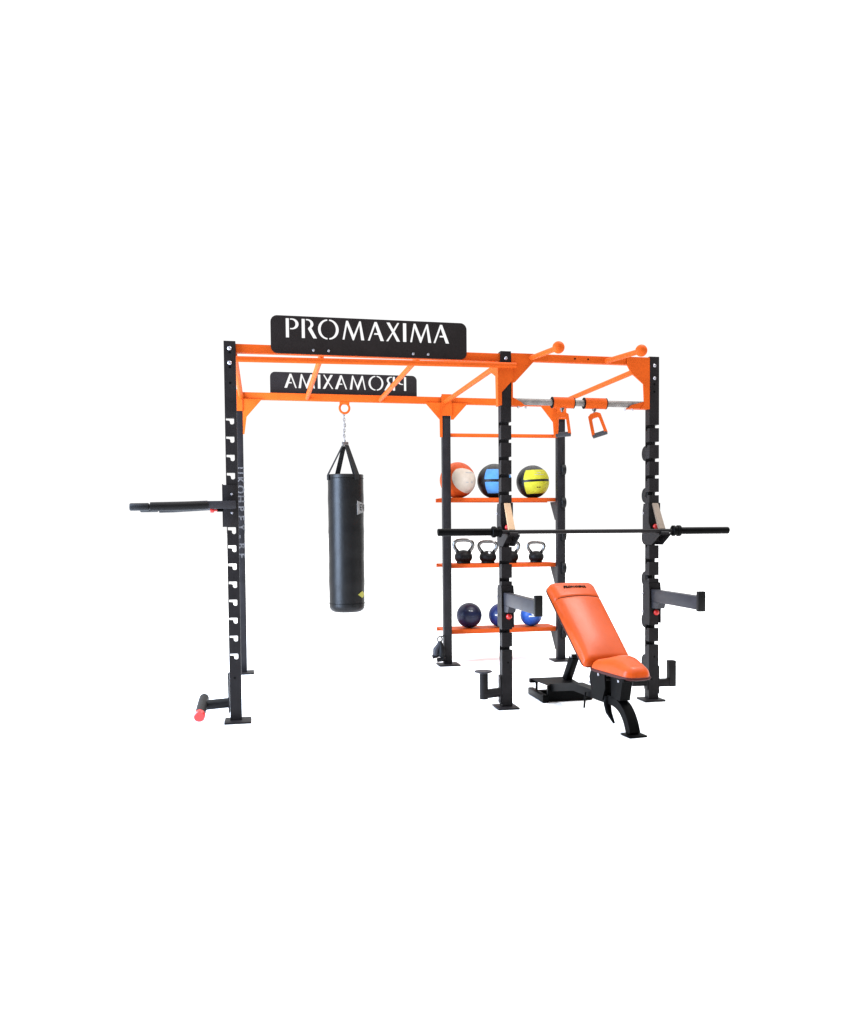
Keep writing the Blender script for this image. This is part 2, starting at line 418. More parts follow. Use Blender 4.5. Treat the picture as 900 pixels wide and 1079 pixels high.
# logo wrapped on the bag: flared band with letters, beginning at the visible right edge
va = math.atan2(-6.32-by_, -1.70-bx_)
def wrap(bm, z0, a0, rad):
    for v in bm.verts:
        a = a0+v.co.x/rad; rr = rad+v.co.y*-1
        v.co = Vector((bx_+rr*math.cos(a), by_+rr*math.sin(a), z0+v.co.z))
    return bm
bm = nb(); n = 44; Lg = .40; A_ = []
for i in range(n+1):
    u = i/n; hh = .034+.030*(abs(2*u-1)**2.2)
    A_.append((Lg*u, hh))
vs = [[bm.verts.new((x, .0018, sg*h)) for sg in (-1, 1)] for x, h in A_]
for p, q in zip(vs, vs[1:]): bm.faces.new((p[0], q[0], q[1], p[1]))
for f in list(bm.faces): pass
r0 = bmesh.ops.extrude_face_region(bm, geom=bm.faces[:])
for v in [g for g in r0['geom'] if isinstance(g, bmesh.types.BMVert)]: v.co.y = -.0022
wrap(bm, 1.49, va+R(38), .1645); lg = obj('logo_band', bm, 'logogrey', bag, smooth=False)
tb = text_bm('EVERLAST', .080, None, spacing=1.0)
bmesh.ops.subdivide_edges(tb, edges=tb.edges[:], cuts=1)
tb.transform(T((Lg/2+.002, 0, 0)) @ XZ)
for v in tb.verts: v.co.y = v.co.y-.003
wrap(tb, 1.49, va+R(38), .1645); obj('logo_letters', tb, 'black', lg, smooth=False)
bm = nb(); w = .055
vs = [[bm.verts.new((x, .0018, sg*(.030*(1-abs(x-w)/w)+.0004))) for sg in (-1, 1)] for x in [2*w*i/16 for i in range(17)]]
for p, q in zip(vs, vs[1:]): bm.faces.new((p[0], q[0], q[1], p[1]))
r0 = bmesh.ops.extrude_face_region(bm, geom=bm.faces[:])
for v in [g for g in r0['geom'] if isinstance(g, bmesh.types.BMVert)]: v.co.y = -.0022
wrap(bm, .695, va+R(38), .1645); obj('diamond_mark', bm, 'yelmark', bag, smooth=False)

# ================================================================ barbell and hooks
BY, BZ, BX = -.2, 1.268, .556
bb_ = thing('barbell', 'long black barbell resting across the two hooks of the front posts', 'barbell', (BX, BY, BZ-.014))
bm = nb(); tube(bm, [(BX-.65, BY, BZ), (BX+.65, BY, BZ)], .0145, 24); obj('shaft', bm, 'dark', bb_)
for sg in (-1, 1):
    bm = nb(); lathe(bm, [(.0, 0), (.024, 0), (.0255, .003*sg), (.0255, .402*sg), (.023, .408*sg), (0, .408*sg)], (BX+sg*.68, BY, BZ), 32, 'X')
    sl = obj('sleeve', bm, 'black', bb_)
    bm = nb(); lathe(bm, [(0, 0), (.030, 0), (.039, .006*sg), (.039, .022*sg), (.033, .026*sg), (.033, .040*sg), (.040, .044*sg), (.040, .064*sg), (.034, .07*sg), (0, .07*sg)], (BX+sg*.638, BY, BZ), 32, 'X')
    obj('collar', bm, 'black', sl)
def jhook(cx, label, m):
    h = thing('barbell_hook', label, 'barbell hook', (cx, -.1, 1.17), 'hooks holding up the barbell')
    bm = nb()
    for sx in (-1, 1):
        x0, x1 = (cx-s-.008, cx-s-.002) if sx < 0 else (cx+s+.002, cx+s+.008)
        prism(bm, [(s+.020, 1.20), (s+.026, 1.24), (s+.026, 1.42), (s+.012, 1.47), (-s-.006, 1.475), (-s-.008, 1.325), (-.085, 1.272), (-.185, 1.252), (-.222, 1.252), (-.226, 1.238), (-.09, 1.165), (s+.006, 1.165)], 'X', x0, x1)
    box(bm, cx-s-.002, cx+s+.002, -s-.008, -s-.002, 1.19, 1.46, .001)
    box(bm, cx-s-.002, cx+s+.002, -.212, -.13, 1.2385, 1.248, .001)
    obj('bracket', bm, 'dark', h, smooth=False)
    bm = nb()
    prism(bm, [(-s-.010, 1.468), (-s-.022, 1.472), (-.187, 1.285), (-.175, 1.272), (-.160, 1.272)], 'X', cx-.022, cx+.022)
    obj('liner', bm, m, h, smooth=False)
    bm = nb(); prism(bm, [(-.218, 1.249), (-.228, 1.249), (-.236, 1.262), (-.228, 1.266)], 'X', cx-.030, cx+.030)
    prism(bm, [(-.216, 1.2485), (-.13, 1.2485), (-.13, 1.253), (-.216, 1.253)], 'X', cx-.030, cx+.030)
    obj('lip', bm, 'dark', h, smooth=False)
    bm = nb(); ball(bm, (cx-.002, -s-.030, 1.300), .019, 20); tube(bm, [(cx+.004, -s-.006, 1.298), (cx+.004, -s-.02, 1.298)], .008, 12)
    obj('lock_knob', bm, 'red', h)
    bolt(h, (cx-s-.008, s+.008, 1.40), 'X', r=.008)
    return h
M['tan2'] = mat('worn_tan_liner', (.20, .145, .105), .55, vary=.12, vscale=18, bump=.2)
jhook(0, 'black barbell hook with pale wooden liner on the middle front post', 'tan')
jhook(W2, 'black barbell hook with greyer tan liner on the rightmost front post', 'tan2')

# ================================================================ safety spotter arms
def spotter(cx, label, dy=0):
    h = thing('spotter_arm', label, 'spotter arm', (cx, -.3, .56), 'steel spotter arms below the barbell')
    bm = nb()
    for sx in (-1, 1):
        x0, x1 = (cx-s-.008, cx-s-.002) if sx < 0 else (cx+s+.002, cx+s+.008)
        prism(bm, [(s+.012, .585), (s+.022, .60), (s+.022, .86), (s+.006, .885), (-s-.012, .885), (-s-.024, .83), (-s-.024, .585)], 'X', x0, x1)
    box(bm, cx-s-.002, cx+s+.002, -s-.012, -s-.003, .59, .74, .001)
    box(bm, cx-s-.002, cx+s+.002, -s-.012, -s-.003, .838, .88, .001)
    obj('bracket', bm, 'dark', h, smooth=False)
    bm = nb(); box(bm, cx-.030, cx+.026, -.795+dy, -s-.003, .745, .835, .005)
    am = obj('arm', bm, 'steel', h)
    bm = nb(); prism(bm, [(-s-.004, .744), (-s-.15, .744), (-s-.12, .70), (-s-.004, .695)], 'X', cx-.028, cx+.028)
    obj('brace', bm, 'steel', am, smooth=False)
    bm = nb(); box(bm, cx-.031, cx+.020, -.830+dy, -.796+dy, .735, .868, .003); obj('end_stop', bm, 'rubber', am)
    bm = nb(); ball(bm, (cx+.006, -s-.032, .664), .021, 24); tube(bm, [(cx+.006, -s-.013, .664), (cx+.006, -s-.03, .664)], .010, 12)
    obj('lock_knob', bm, 'red', h)
    for z in (.80, .665): bolt(h, (cx-s-.008, s+.010, z), 'X', r=.008)
    return h
spotter(0, 'grey steel spotter arm jutting forward from the middle front post')
spotter(W2, 'grey steel spotter arm jutting forward from the rightmost front post', .02)

# ================================================================ dip bars on the left post
dp = thing('dip_bar_attachment', 'black V shaped dip bars sticking out sideways from the left front post', 'dip bars', (-W1-.1, 0, 1.31))
bm = nb()
for y0, y1 in ((-s-.010, -s-.003), (s+.003, s+.010)):
    box(bm, -W1-.058, -W1+.034, y0, y1, 1.315, 1.595, .002)
box(bm, -W1-.064, -W1-.058, -.048, .048, 1.315, 1.60, .001)
obj('bracket', bm, 'dark', dp)
for z in (1.533, 1.408): bolt(dp, (-W1-.002, -s-.010, z), r=.008)
for sg, ye in ((-1, -.21), (1, .30)):
    bm = nb()
    ys = -.078 if sg < 0 else .078
    bar(bm, (-W1+.02, ys, 1.462), (-2.14, ys+(ye-ys)*.35, 1.458), .045, .052)
    am = obj('arm', bm, 'steel', dp)
    bm = nb()
    tube(bm, [(-2.05, ys+(ye-ys)*.25, 1.459), (-2.20, ys+(ye-ys)*.6, 1.452), (-2.30, ye, 1.448), (-2.395, ye, 1.446)], .0295, 24)
    obj('arm_pad', bm, 'rubber', am)
    bm = nb(); tube(bm, [(-2.39, ye, 1.446), (-2.404, ye, 1.446), (-2.406, ye, 1.446), (-2.514, ye, 1.4445), (-2.520, ye, 1.4445)], [.018, .018, .0245, .0245, .020], 24)
    obj('hand_grip', bm, 'rubber', am)
bm = nb(); lathe(bm, [(0, -.022), (.014, -.022), (.018, -.014), (.016, 0), (.007, .004), (.007, .03), (0, .03)], (-2.012, -.10, 1.425), 20, 'X')
obj('lock_knob', bm, 'red', dp)
bm = nb(); tube(bm, [(-1.99, -.10, 1.425), (-1.955, -.09, 1.425)], .010, 12); obj('lock_pin', bm, 'black', dp)

# ================================================================ floor level pegs
ft = thing('foot_peg', 'black foot roller with a bright red end cap on the left front post', 'foot peg', (-2.05, 0, .08))
bm = nb(); tube(bm, [(-W1-s-.004, 0, .128), (-2.105, -.0, .117)], .034, 24); a_ = obj('arm', bm, 'rubber', ft)
bm = nb(); box(bm, -W1-s-.012, -W1-s-.003, -.036, .036, .06, .33, .002); obj('mount_plate', bm, 'dark', ft)
bm = nb(); tube(bm, [(-2.112, .165, .135), (-2.112, -.30, .110)], .034, 28); obj('roller', bm, 'rubber', ft)
bm = nb(); tube(bm, [(-2.112, -.295, .111), (-2.112, -.335, .109), (-2.112, -.343, .1085)], [.0365, .0365, .030], 28); obj('end_cap', bm, 'red', ft)
pg = thing('plate_peg', 'black upright peg topped by a round disc at the foot of the middle post', 'plate peg', (-.165, 0, .06))
bm = nb(); tube(bm, [(-s-.01, 0, .112), (-.165, 0, .103)], .034, 24); obj('arm', bm, 'dark', pg)
bm = nb(); tube(bm, [(-.165, 0, .068), (-.165, 0, .260)], .031, 24); obj('post', bm, 'dark', pg)
bm = nb(); lathe(bm, [(.03, .252), (.062, .262), (.066, .266), (.062, .272), (0, .274)], (-.168, 0, 0), 32); obj('disc', bm, 'steel', pg)
bm = nb(); box(bm, -s-.012, -s-.003, -.034, .034, .03, .235, .002); obj('mount_plate', bm, 'dark', pg)
for z in (.215, .05): bolt(pg, (-s-.012, 0, z), 'X', r=.008)
pr_ = thing('plate_peg', 'black upright peg without a disc beside the foot of the rightmost post', 'plate peg', (1.287, 0, .08))
bm = nb(); box(bm, W2+s+.003, 1.262, -.028, .028, .10, .155, .003); obj('arm', bm, 'dark', pr_)
bm = nb(); box(bm, 1.262, 1.316, -.03, .03, .098, .293, .004); obj('post', bm, 'dark', pr_)
bm = nb(); box(bm, W2+s+.002, W2+s+.011, -.034, .034, .05, .26, .002); obj('mount_plate', bm, 'dark', pr_)
lp = thing('side_peg', 'short round black peg behind the bench seat on the rightmost post', 'side peg', (1.03, 0, .10))
bm = nb(); tube(bm, [(.972, 0, .133), (.980, 0, .133), (W2-s-.002, 0, .133)], [.021, .026, .026], 24); obj('peg', bm, 'rubber', lp)
bm = nb(); box(bm, W2-s-.010, W2-s-.002, -.032, .032, .08, .19, .002); obj('mount_plate', bm, 'dark', lp)

# ================================================================ stirrup handles on the grey bar
def handle(x0, x1, ang, tilt, label):
    xc = (x0+x1)/2
    h = thing('stirrup_handle', label, 'pull-up handle', (xc, 0, 2.199), 'orange handles hanging from the grey bar')
    bm = nb(); lathe(bm, [(.0240, x0-xc), (.040, x0-xc), (.040, x1-xc), (.0240, x1-xc)], (xc, 0, 2.199), 32, 'X')
    sl = obj('sleeve', bm, 'orange', h)
    for x in (x0, x1):
        bm = nb(); lathe(bm, [(.0240, -.003), (.041, -.003), (.041, .003), (.0240, .003)], (x+(.0035 if x == x1 else -.0035), 0, 2.199), 32, 'X')
        obj('end_ring', bm, 'black', sl)
    px = xc-.005
    bm = nb(); lathe(bm, [(0, -.02), (.009, -.02), (.009, .015), (.016, .018), (.016, .034), (0, .034)], (px, 0, 2.130), 16)
    obj('swivel', bm, 'chrome', h)
    mt = T((px, 0, 2.118)) @ Matrix.Rotation(R(ang), 4, 'Z') @ Matrix.Rotation(R(tilt), 4, 'Y')
    bm = nb()
    prism(bm, [(-.022, .012), (.022, .012), (.046, -.004), (.058, -.150), (.037, -.152), (.026, -.030), (.016, -.024), (-.016, -.024), (-.026, -.030), (-.037, -.152), (-.058, -.150), (-.046, -.004)], 'Y', -.017, .017)
    bm.transform(mt); obj('frame', bm, 'orange', h, smooth=False)
    bm = nb(); tube(bm, [(-.055, 0, -.148), (-.053, 0, -.148), (.053, 0, -.148), (.055, 0, -.148)], [.012, .018, .018, .012], 20)
    bm.transform(mt); obj('grip', bm, 'gripgrey', h)
handle(.357, .513, -22, -3, 'orange stirrup handle hanging close in front of the right back post')
handle(.600, .762, -28, -16, 'orange stirrup handle hanging free nearer the rightmost post')

# ================================================================ medicine balls
def patch(c, r, a0, a1, e0, e1, n=20, roll=0, corner=0, lift=1.014, tilt=0):
    """curved panel on a ball; az measured from the direction to the camera, positive to the right"""
    bm = nb(); grid = []
    c = Vector(c); vd = Vector((-1.70-c.x, -6.32-c.y, 0)).normalized(); rt = Vector((-vd.y, vd.x, 0))
    up = Vector((0, 0, 1))
    for i in range(n+1):
        row = []
        for j in range(n+1):
            u, v = -1+2*i/n, -1+2*j/n
            if corner:
                # squircle mapping
                uu = u*math.sqrt(max(0, 1-corner*v*v/2)); vv = v*math.sqrt(max(0, 1-corner*u*u/2))
            else: uu, vv = u, v
            az = R((a0+a1)/2+(a1-a0)/2*uu); el = R((e0+e1)/2+(e1-e0)/2*vv)+R(tilt)*math.sin(az)
            d = (vd*math.cos(az)+rt*math.sin(az))*math.cos(el)+up*math.sin(el)
            row.append((bm.verts.new(c+d*r*lift), bm.verts.new(c+d*r*.985)))
        grid.append(row)
    for i in range(n):
        for j in range(n):
            for k in (0, 1):
                bm.faces.new((grid[i][j][k], grid[i+1][j][k], grid[i+1][j+1][k], grid[i][j+1][k]))
    edge = [(i, 0) for i in range(n)]+[(n, j) for j in range(n)]+[(i, n) for i in range(n, 0, -1)]+[(0, j) for j in range(n, 0, -1)]
    for q in range(len(edge)):
        a, b = edge[q], edge[(q+1) % len(edge)]
        bm.faces.new((grid[a[0]][a[1]][0], grid[b[0]][b[1]][0], grid[b[0]][b[1]][1], grid[a[0]][a[1]][1]))
    return bm
def seams(root, c, r, m, k=5, ph=0):
    for i in range(k):
        t = math.pi*i/k+ph
        d = Vector((math.cos(t), math.sin(t), 0))
        bm = nb(); tube(bm, [Vector(c)+d*(r*1.0005)*math.cos(q*2*math.pi/48)+Vector((0, 0, 1))*(r*1.0005)*math.sin(q*2*math.pi/48) for q in range(48)], .0016, 6, closed=True)
        obj('seam', bm, m, root)
SY = D+.22
ZT = 1.588
def medball(x, r, skin, label):
    t = thing('medicine_ball', label, 'medicine ball', (x, SY, ZT), 'medicine balls on the top shelf')
    bm = nb(); ball(bm, (x, SY, ZT+r), r, 56); 
    for v in bm.verts:
        v.co.z = max(v.co.z, ZT+.001)
    obj('ball_skin', bm, skin, t)
    return t, (x, SY, ZT+r)
t, c = medball(.157, .174, 'orball', 'orange medicine ball with a cream panel, half behind the post')
seams(t, c, .174, 'orball', 4, .3)
pn = obj('panel', patch(c, .174, -18, 88, -38, 44, corner=.9, tilt=-14), 'cream', t)
for az, el, w_ in ((32, -9, 5), (52, -7, 4), (44, 22, 16)):
    obj('print', patch(c, .174, az-w_, az+w_, el-1.6-(2 if w_ == 4 else 0), el+1.6, 8, lift=1.018), 'grey', pn)
t, c = medball(.525, .168, 'ballblack', 'black medicine ball with light blue panels behind the middle front post')
seams(t, c, .168, 'ballblack', 5, .2)
obj('panel', patch(c, .168, -34, 86, 4, 40, tilt=0), 'blue', t); obj('panel', patch(c, .168, -32, 84, -46, -5, tilt=0), 'blue', t)
t, c = medball(.917, .162, 'ballblack', 'black medicine ball with bright yellow panels at the right end')
seams(t, c, .162, 'ballblack', 5, .5)
pu = obj('panel', patch(c, .162, -33, 86, 6, 43, tilt=3), 'yel', t)
pn = obj('panel', patch(c, .162, -31, 84, -47, -2, tilt=3), 'yel', t)
for az, el, w_, pp in ((26, 31, 9, pu), (26, 23, 20, pu), (18, -21, 3, pn), (27, -21, 3, pn)):
    obj('print', patch(c, .162, az-w_, az+w_, el-(.8 if w_ > 5 else 2), el+(.8 if w_ > 5 else 2), 8, lift=1.018), 'piping' if w_ < 5 else 'grey', pp)

# ================================================================ slam balls on the bottom shelf
ZB = .322
def slam(x, r, m, label):
    t = thing('slam_ball', label, 'slam ball', (x, D+.2, ZB), 'rubber balls on the bottom shelf')
    c = (x, D+.2, ZB+r); bm = nb(); ball(bm, c, r, 48)
    for v in bm.verts: v.co.z = max(v.co.z, ZB+.001)
    obj('ball_body', bm, m, t)
    bm = nb(); tube(bm, [(c[0]+(r+.0005)*math.cos(q*math.pi/24), c[1]+(r+.0005)*math.sin(q*math.pi/24), c[2]) for q in range(48)], .002, 6, closed=True)
    obj('seam', bm, m, t)
    return t, c
t, c = slam(.259, .124, 'navy', 'darkest navy rubber ball, largest of the bottom shelf, left end')
obj('logo_print', patch(c, .124, 8, 18, 22, 27, 6, lift=1.022), 'grey', t)
obj('logo_print', patch(c, .124, -1, 6, 24, 28, 6, lift=1.022), 'grey', t)
t, c = slam(.575, .117, 'navy2', 'dark blue rubber ball half hidden behind the middle front post')
obj('logo_print', patch(c, .117, -26, -20, 2, 8, 6, lift=1.022), 'white', t)
t, c = slam(.89, .108, 'royal', 'bright royal blue rubber ball with white logo at the right end')
obj('logo_print', patch(c, .108, -12, 44, -4, 3, 14, lift=1.022, tilt=2), 'white', t)
obj('logo_print', patch(c, .108, 2, 20, 8, 17, 8, corner=.9, lift=1.022, tilt=-20), 'white', t)

# ================================================================ kettlebells
ZK = .953
def kettle():
    t = thing('kettlebell', 'largest black kettlebell with chrome handle, leftmost on the middle shelf', 'kettlebell', (0, 0, 0), 'kettlebells on the middle shelf')
    prof = [(0, .001), (.058, .001), (.066, .006)]
    for i in range(1, 16):
        a = R(-50+i*10); prof.append((.0845*math.cos(a), .062+.066*math.sin(a)))
    prof.append((0, .129))
    bm = nb(); lathe(bm, prof, (0, 0, 0), 40); bd = obj('bell', bm, 'rubber', t)
    pts = [(-.052, .100), (-.066, .125), (-.083, .150), (-.090, .175), (-.083, .200), (-.062, .215), (-.03, .220), (0, .221)]
    pts = [(x, 0, z) for x, z in pts]+[(-x, 0, z) for x, z in pts[-2::-1]]
    # smooth
    for _ in range(2):
        q = [pts[0]]
        for a, b in zip(pts, pts[1:]):
            q.append(tuple(a[i]*.75+b[i]*.25 for i in range(3))); q.append(tuple(a[i]*.25+b[i]*.75 for i in range(3)))
        q.append(pts[-1]); pts = q
    bm = nb(); tube(bm, pts, .0175, 16); obj('handle', bm, 'kbchrome', t)
    for sg in (-1, 1):
        bm = nb(); tube(bm, [(sg*.046, 0, .092), (sg*.062, 0, .122), (sg*.071, 0, .134)], [.022, .018, .0165], 16); obj('handle_collar', bm, 'rubber', t)
    return t
M['kbchrome'] = mat('dark_chrome', (.22, .215, .21), .24, metal=1, vary=.25, vscale=30)
k0 = kettle(); k0.location = (.206, D+.2, ZK); k0.rotation_euler = (0, 0, R(-12)); k0.scale = (1.04,)*3
k1 = dup(k0, (.451, D+.2, ZK), 'black kettlebell with a white spot on its bell, second from left', .97); k1.scale = (1, .97, .965)
bm = patch((.451+.0, D+.2, ZK+.062), .083, 14, 34, 25, 46, 8, corner=.9, lift=1.01)
bm.transform(T(-Vector((.451, D+.2, ZK)))); me = obj('sticker', bm, 'white'); me.parent = k1
k2 = dup(k0, (.680, D+.2, ZK), 'black kettlebell partly hidden behind the middle front post', .95)
k3 = dup(k0, (.944, D+.2, ZK), 'smallest black kettlebell at the right end beside the back post', .91)
for k in (k1, k2, k3): k.rotation_euler = k0.rotation_euler

# ================================================================ hanging chrome attachment on the back middle post
rp = thing('cable_attachment', 'small grey metal cable attachment with black rubber ends hanging by the back middle post', 'cable attachment', (-.10, D-.02, .06))
X0, Y0 = -.080, D-.05
bm = nb(); tube(bm, [(X0-.004+.022*math.cos(q*.3927), Y0, .250+.026*math.sin(q*.3927)) for q in range(16)], .008, 8, closed=True); obj('ring', bm, 'chrome', rp)
bm = nb(); tube(bm, [(X0-.004, Y0, .232), (X0-.012, Y0, .20), (X0-.040, Y0, .155), (X0-.046, Y0, .10)], [.014, .022, .030, .026], 16); obj('strap', bm, 'steel', rp)
bm = nb(); tube(bm, [(X0, Y0, .235), (X0+.010, Y0-.01, .18), (X0+.012, Y0-.02, .12), (X0+.006, Y0-.02, .085)], [.014, .026, .034, .028], 16); obj('strap', bm, 'rubber', rp)
bm = nb(); tube(bm, [(X0-.075, Y0, .086), (X0-.02, Y0, .098)], .019, 16); obj('rubber_end', bm, 'rubber', rp)
bm = nb(); tube(bm, [(X0-.035, Y0-.02, .056), (X0+.045, Y0-.02, .070)], .021, 16); obj('rubber_end', bm, 'rubber', rp)
bm = nb(); tube(bm, [(X0, Y0, .272), (X0+.045, D-.045, .285)], .007, 8); obj('hook', bm, 'dark', rp)

# ================================================================ the bench
AN = R(6); F0 = Vector((.530, -1.083, 0))
BM_ = T(F0) @ Matrix.Rotation(AN, 4, 'Z')          # local x right, y to the rear
bench = thing('adjustable_bench', 'orange padded adjustable weight bench on a black steel frame', 'weight bench', (.49, -.5, 0))
def bobj(name, bm, m, parent=bench, smooth=True, label=None):
    bm.transform(BM_); return obj(name, bm, m, parent, smooth, label)
def pad(L, wfun, th, crown, ny=40, nx=24, zfun=None):
    """soft pad in local coords: u across, v along (0..L), top surface up"""
    bm = nb(); top = []; bot = []
    for i in range(ny+1):
        v = i/ny; hw = wfun(v); rt, rb = [], []
        for j in range(nx+1):
            u = -1+2*j/nx
            ev = min(1, min(v, 1-v)*L/.05); eu = min(1, (1-abs(u))*hw/.045)
            fall = math.sqrt(max(0, 1-(1-ev)**2))*math.sqrt(max(0, 1-(1-eu)**2))
            z = th*.30+(th*.70+crown*(1-u*u)*(1-(2*v-1)**4))*fall
            if zfun: z += zfun(u, v)*fall
            rt.append(bm.verts.new((u*hw, v*L, z))); rb.append(bm.verts.new((u*hw, v*L, 0)))
        top.append(rt); bot.append(rb)
    for i in range(ny):
        for j in range(nx):
            bm.faces.new((top[i][j], top[i][j+1], top[i+1][j+1], top[i+1][j]))
            bm.faces.new((bot[i][j], bot[i+1][j], bot[i+1][j+1], bot[i][j+1]))
    per = [(0, j) for j in range(nx)]+[(i, nx) for i in range(ny)]+[(ny, j) for j in range(nx, 0, -1)]+[(i, 0) for i in range(ny, 0, -1)]
    for q in range(len(per)):
        a, b = per[q], per[(q+1) % len(per)]
        bm.faces.new((top[a[0]][a[1]], bot[a[0]][a[1]], bot[b[0]][b[1]], top[b[0]][b[1]]))
    return bm
def rimpath(L, wfun, z, n=30):
    p = []
    for i in range(n+1): p.append((wfun(i/n), L*i/n, z))
    for i in range(n, -1, -1): p.append((-wfun(i/n), L*i/n, z))
    return p
# back pad
a = Vector((-.02, .31, .407)); b_ = Vector((-.02, .915, .893)); d = (b_-a); L = d.length; ang = math.atan2(d.z, d.y)
def wb(v):
    c = min(v, 1-v)*L; r = .07 if v > .5 else .03
    k = max(0, 1-c/r); return (.183-.012*(1-v))-r*.9*(1-math.sqrt(max(0, 1-k*k)))
MB_ = T(a) @ Matrix.Rotation(ang, 4, 'X') @ T((0, 0, -.02))
SV = .765
def seamdip(u, v): return -.008*math.exp(-((v-SV)/.010)**2)
bm = pad(L, wb, .058, .028, 110, 30, seamdip); bm.transform(MB_); bk = bobj('backrest', bm, 'vinyl')
bm = nb(); box(bm, -.16, .16, .02, L-.04, -.016, -.001, .003); bm.transform(MB_); bobj('backing_board', bm, 'black', bk)
bm = nb(); tube(bm, rimpath(L, lambda v: wb(v)+.001, .004), .005, 8, closed=True); bm.transform(MB_); bobj('piping', bm, 'piping', bk)
def topz(u, hw): 
    eu = min(1, (1-abs(u))*hw/.045); return .058*.30+(.058*.7+.028*(1-u*u)*(1-(2*SV-1)**4))*math.sqrt(max(0, 1-(1-eu)**2))
pts = [(-1+2*i/30) for i in range(31)]
bm = nb(); tube(bm, [(u*.178, SV*L, topz(u, .178)-.006) for u in pts if abs(u) < .97], .0028, 8); bm.transform(MB_); bobj('stitch_line', bm, 'piping', bk)
tb = text_bm('PROMAXIMA', .030, T((0.0, 0.885*L, .0765)), ext=.004, bold=.0, spacing=.95); tb.transform(MB_); bobj('logo_print', tb, 'black', bk, smooth=False)
# seat
sL = .40
def ws(v):
    c = v*L; base = .078+.062*min(1, v*1.25)
    k = max(0, 1-v*sL/.06); k2 = max(0, 1-(1-v)*sL/.03)
    return base-.05*(1-math.sqrt(max(0, 1-k*k)))-.02*(1-math.sqrt(max(0, 1-k2*k2)))
MS = T((-.022, -.118, .372)) @ Matrix.Rotation(R(2.5), 4, 'X')
bm = pad(sL, ws, .062, .0, 50, 30, lambda u, v: .052*math.exp(-((v-.50)/.32)**2)*(1-u*u)); bm.transform(MS); st = bobj('seat', bm, 'vinyl')
bm = nb(); tube(bm, rimpath(sL, lambda v: ws(v)+.001, .002), .009, 8, closed=True); bm.transform(MS); bobj('piping', bm, 'piping', st)
bm = nb(); box(bm, -.10, .10, .03, sL-.02, -.018, -.001, .003); bm.transform(MS); bobj('backing_board', bm, 'black', st)
# main beam and curved front leg, one swept square tube
def sweep_rect(path, w, h):
    bm = nb(); rows = []
    for i, p in enumerate(path):
        d = Vector(path[min(i+1, len(path)-1)])-Vector(path[max(i-1, 0)]); d.normalize()
        nrm = Vector((0, -d.z, d.y))
        p = Vector(p)
        rows.append([bm.verts.new(p+Vector((sx*w/2, 0, 0))+nrm*sz*h/2) for sx, sz in ((-1, -1), (1, -1), (1, 1), (-1, 1))])
    for A, B in zip(rows, rows[1:]):
        for j in range(4): bm.faces.new((A[j], A[(j+1) % 4], B[(j+1) % 4], B[j]))
    bm.faces.new(rows[0]); bm.faces.new(rows[-1])
    bmesh.ops.bevel(bm, geom=[e for e in bm.edges if e.is_manifold and e.calc_face_angle(0) > .8], offset=.005, segments=2, affect='EDGES')
    return bm
path = [(0, 1.24, .10), (0, .80, .180), (0, .40, .178), (0, .28, .182)]
bz = [(.28, .182), (.13, .186), (.055, .13), (.012, .012)]
for i in range(1, 15):
    t_ = i/14; q = [(1-t_)**3, 3*(1-t_)**2*t_, 3*(1-t_)*t_*t_, t_**3]
    path.append((0, sum(q[k]*bz[k][0] for k in range(4)), sum(q[k]*bz[k][1] for k in range(4))))
bobj('main_beam', sweep_rect(path, .072, .056), 'black', label='black square tube curving down into the front leg')
bm = nb(); box(bm, -.062, .060, -.058, .062, .001, .012, .002); bobj('front_foot', bm, 'black')
# seat and back brackets
bm = nb(); prism(bm, [(.245, .36), (.08, .36), (.085, .33), (.12, .20), (.235, .20)], 'X', -.036, .036); sp = bobj('seat_post', bm, 'black', smooth=False)
bm = nb()
for x in (-.062, .050): prism(bm, [(.50, .30), (.47, .37), (.28, .37), (.27, .26), (.31, .175), (.46, .19)], 'X', x, x+.012)
box(bm, -.05, .05, .30, .46, .205, .30, .004)
bobj('hinge_bracket', bm, 'black', smooth=False)
for y, z in ((.49, .262), (.36, .335)): 
    bm = nb(); lathe(bm, [(.010, 0), (.010, -.005), (0, -.006)], (-.062, y, z), 16, 'X'); bobj('bolt', bm, 'bolt')
bm = nb(); lathe(bm, [(.010, 0), (.010, -.005), (0, -.006)], (-.036, .135, .325), 16, 'X'); bobj('bolt', bm, 'bolt')
bm = nb(); tube(bm, [(-.025, .30, .20), (-.03, .30, .15), (-.035, .27, .10), (-.035, .20, .045)], [.028, .026, .022, .008], 16, flat=.7); bobj('adjust_lever', bm, 'black')
bm = nb(); tube(bm, [(-.05, .58, .18), (-.05, .60, .07)], .007, 10); bobj('lock_pin', bm, 'black')
# strut behind the back pad
bm = nb(); bar(bm, (.06, .60, .20), (.03, .54, .54), .04, .04); bobj('back_support', bm, 'black')
# rear base: step plate, front rail and low end foot
bm = nb()
box(bm, .345, .66, .09, .12, .030, .122, .003)
prism(bm, [(.350, .092), (.60, .092), (.62, .43), (.305, .43), (.308, .395)], 'Z', .1235, .131)
bb2 = nb(); merge(bb2, bm)
obj('rear_base', bb2, 'black', bench, smooth=False)
bm = nb(); box(bm, .300, .345, .07, .46, .002, .055, .004); box(bm, .300, .345, .07, .10, .055, .060, .001); obj('end_foot', bm, 'black', bench)
bm = nb(); box(bm, .296, .346, .38, .42, .10, .132, .003); box(bm, .330, .346, .34, .36, .055, .122, .002); obj('plate_stay', bm, 'black', bench)
bm = nb(); box(bm, .345, .70, .10, .16, .004, .040, .003); box(bm, .345, .70, .36, .42, .004, .040, .003); obj('floor_rail', bm, 'black', bench)
bm = nb(); bar(bm, (.565, .30, .13), (.590, .20, .315), .058, .055, .004); hp_ = obj('handle_post', bm, 'black', bench)
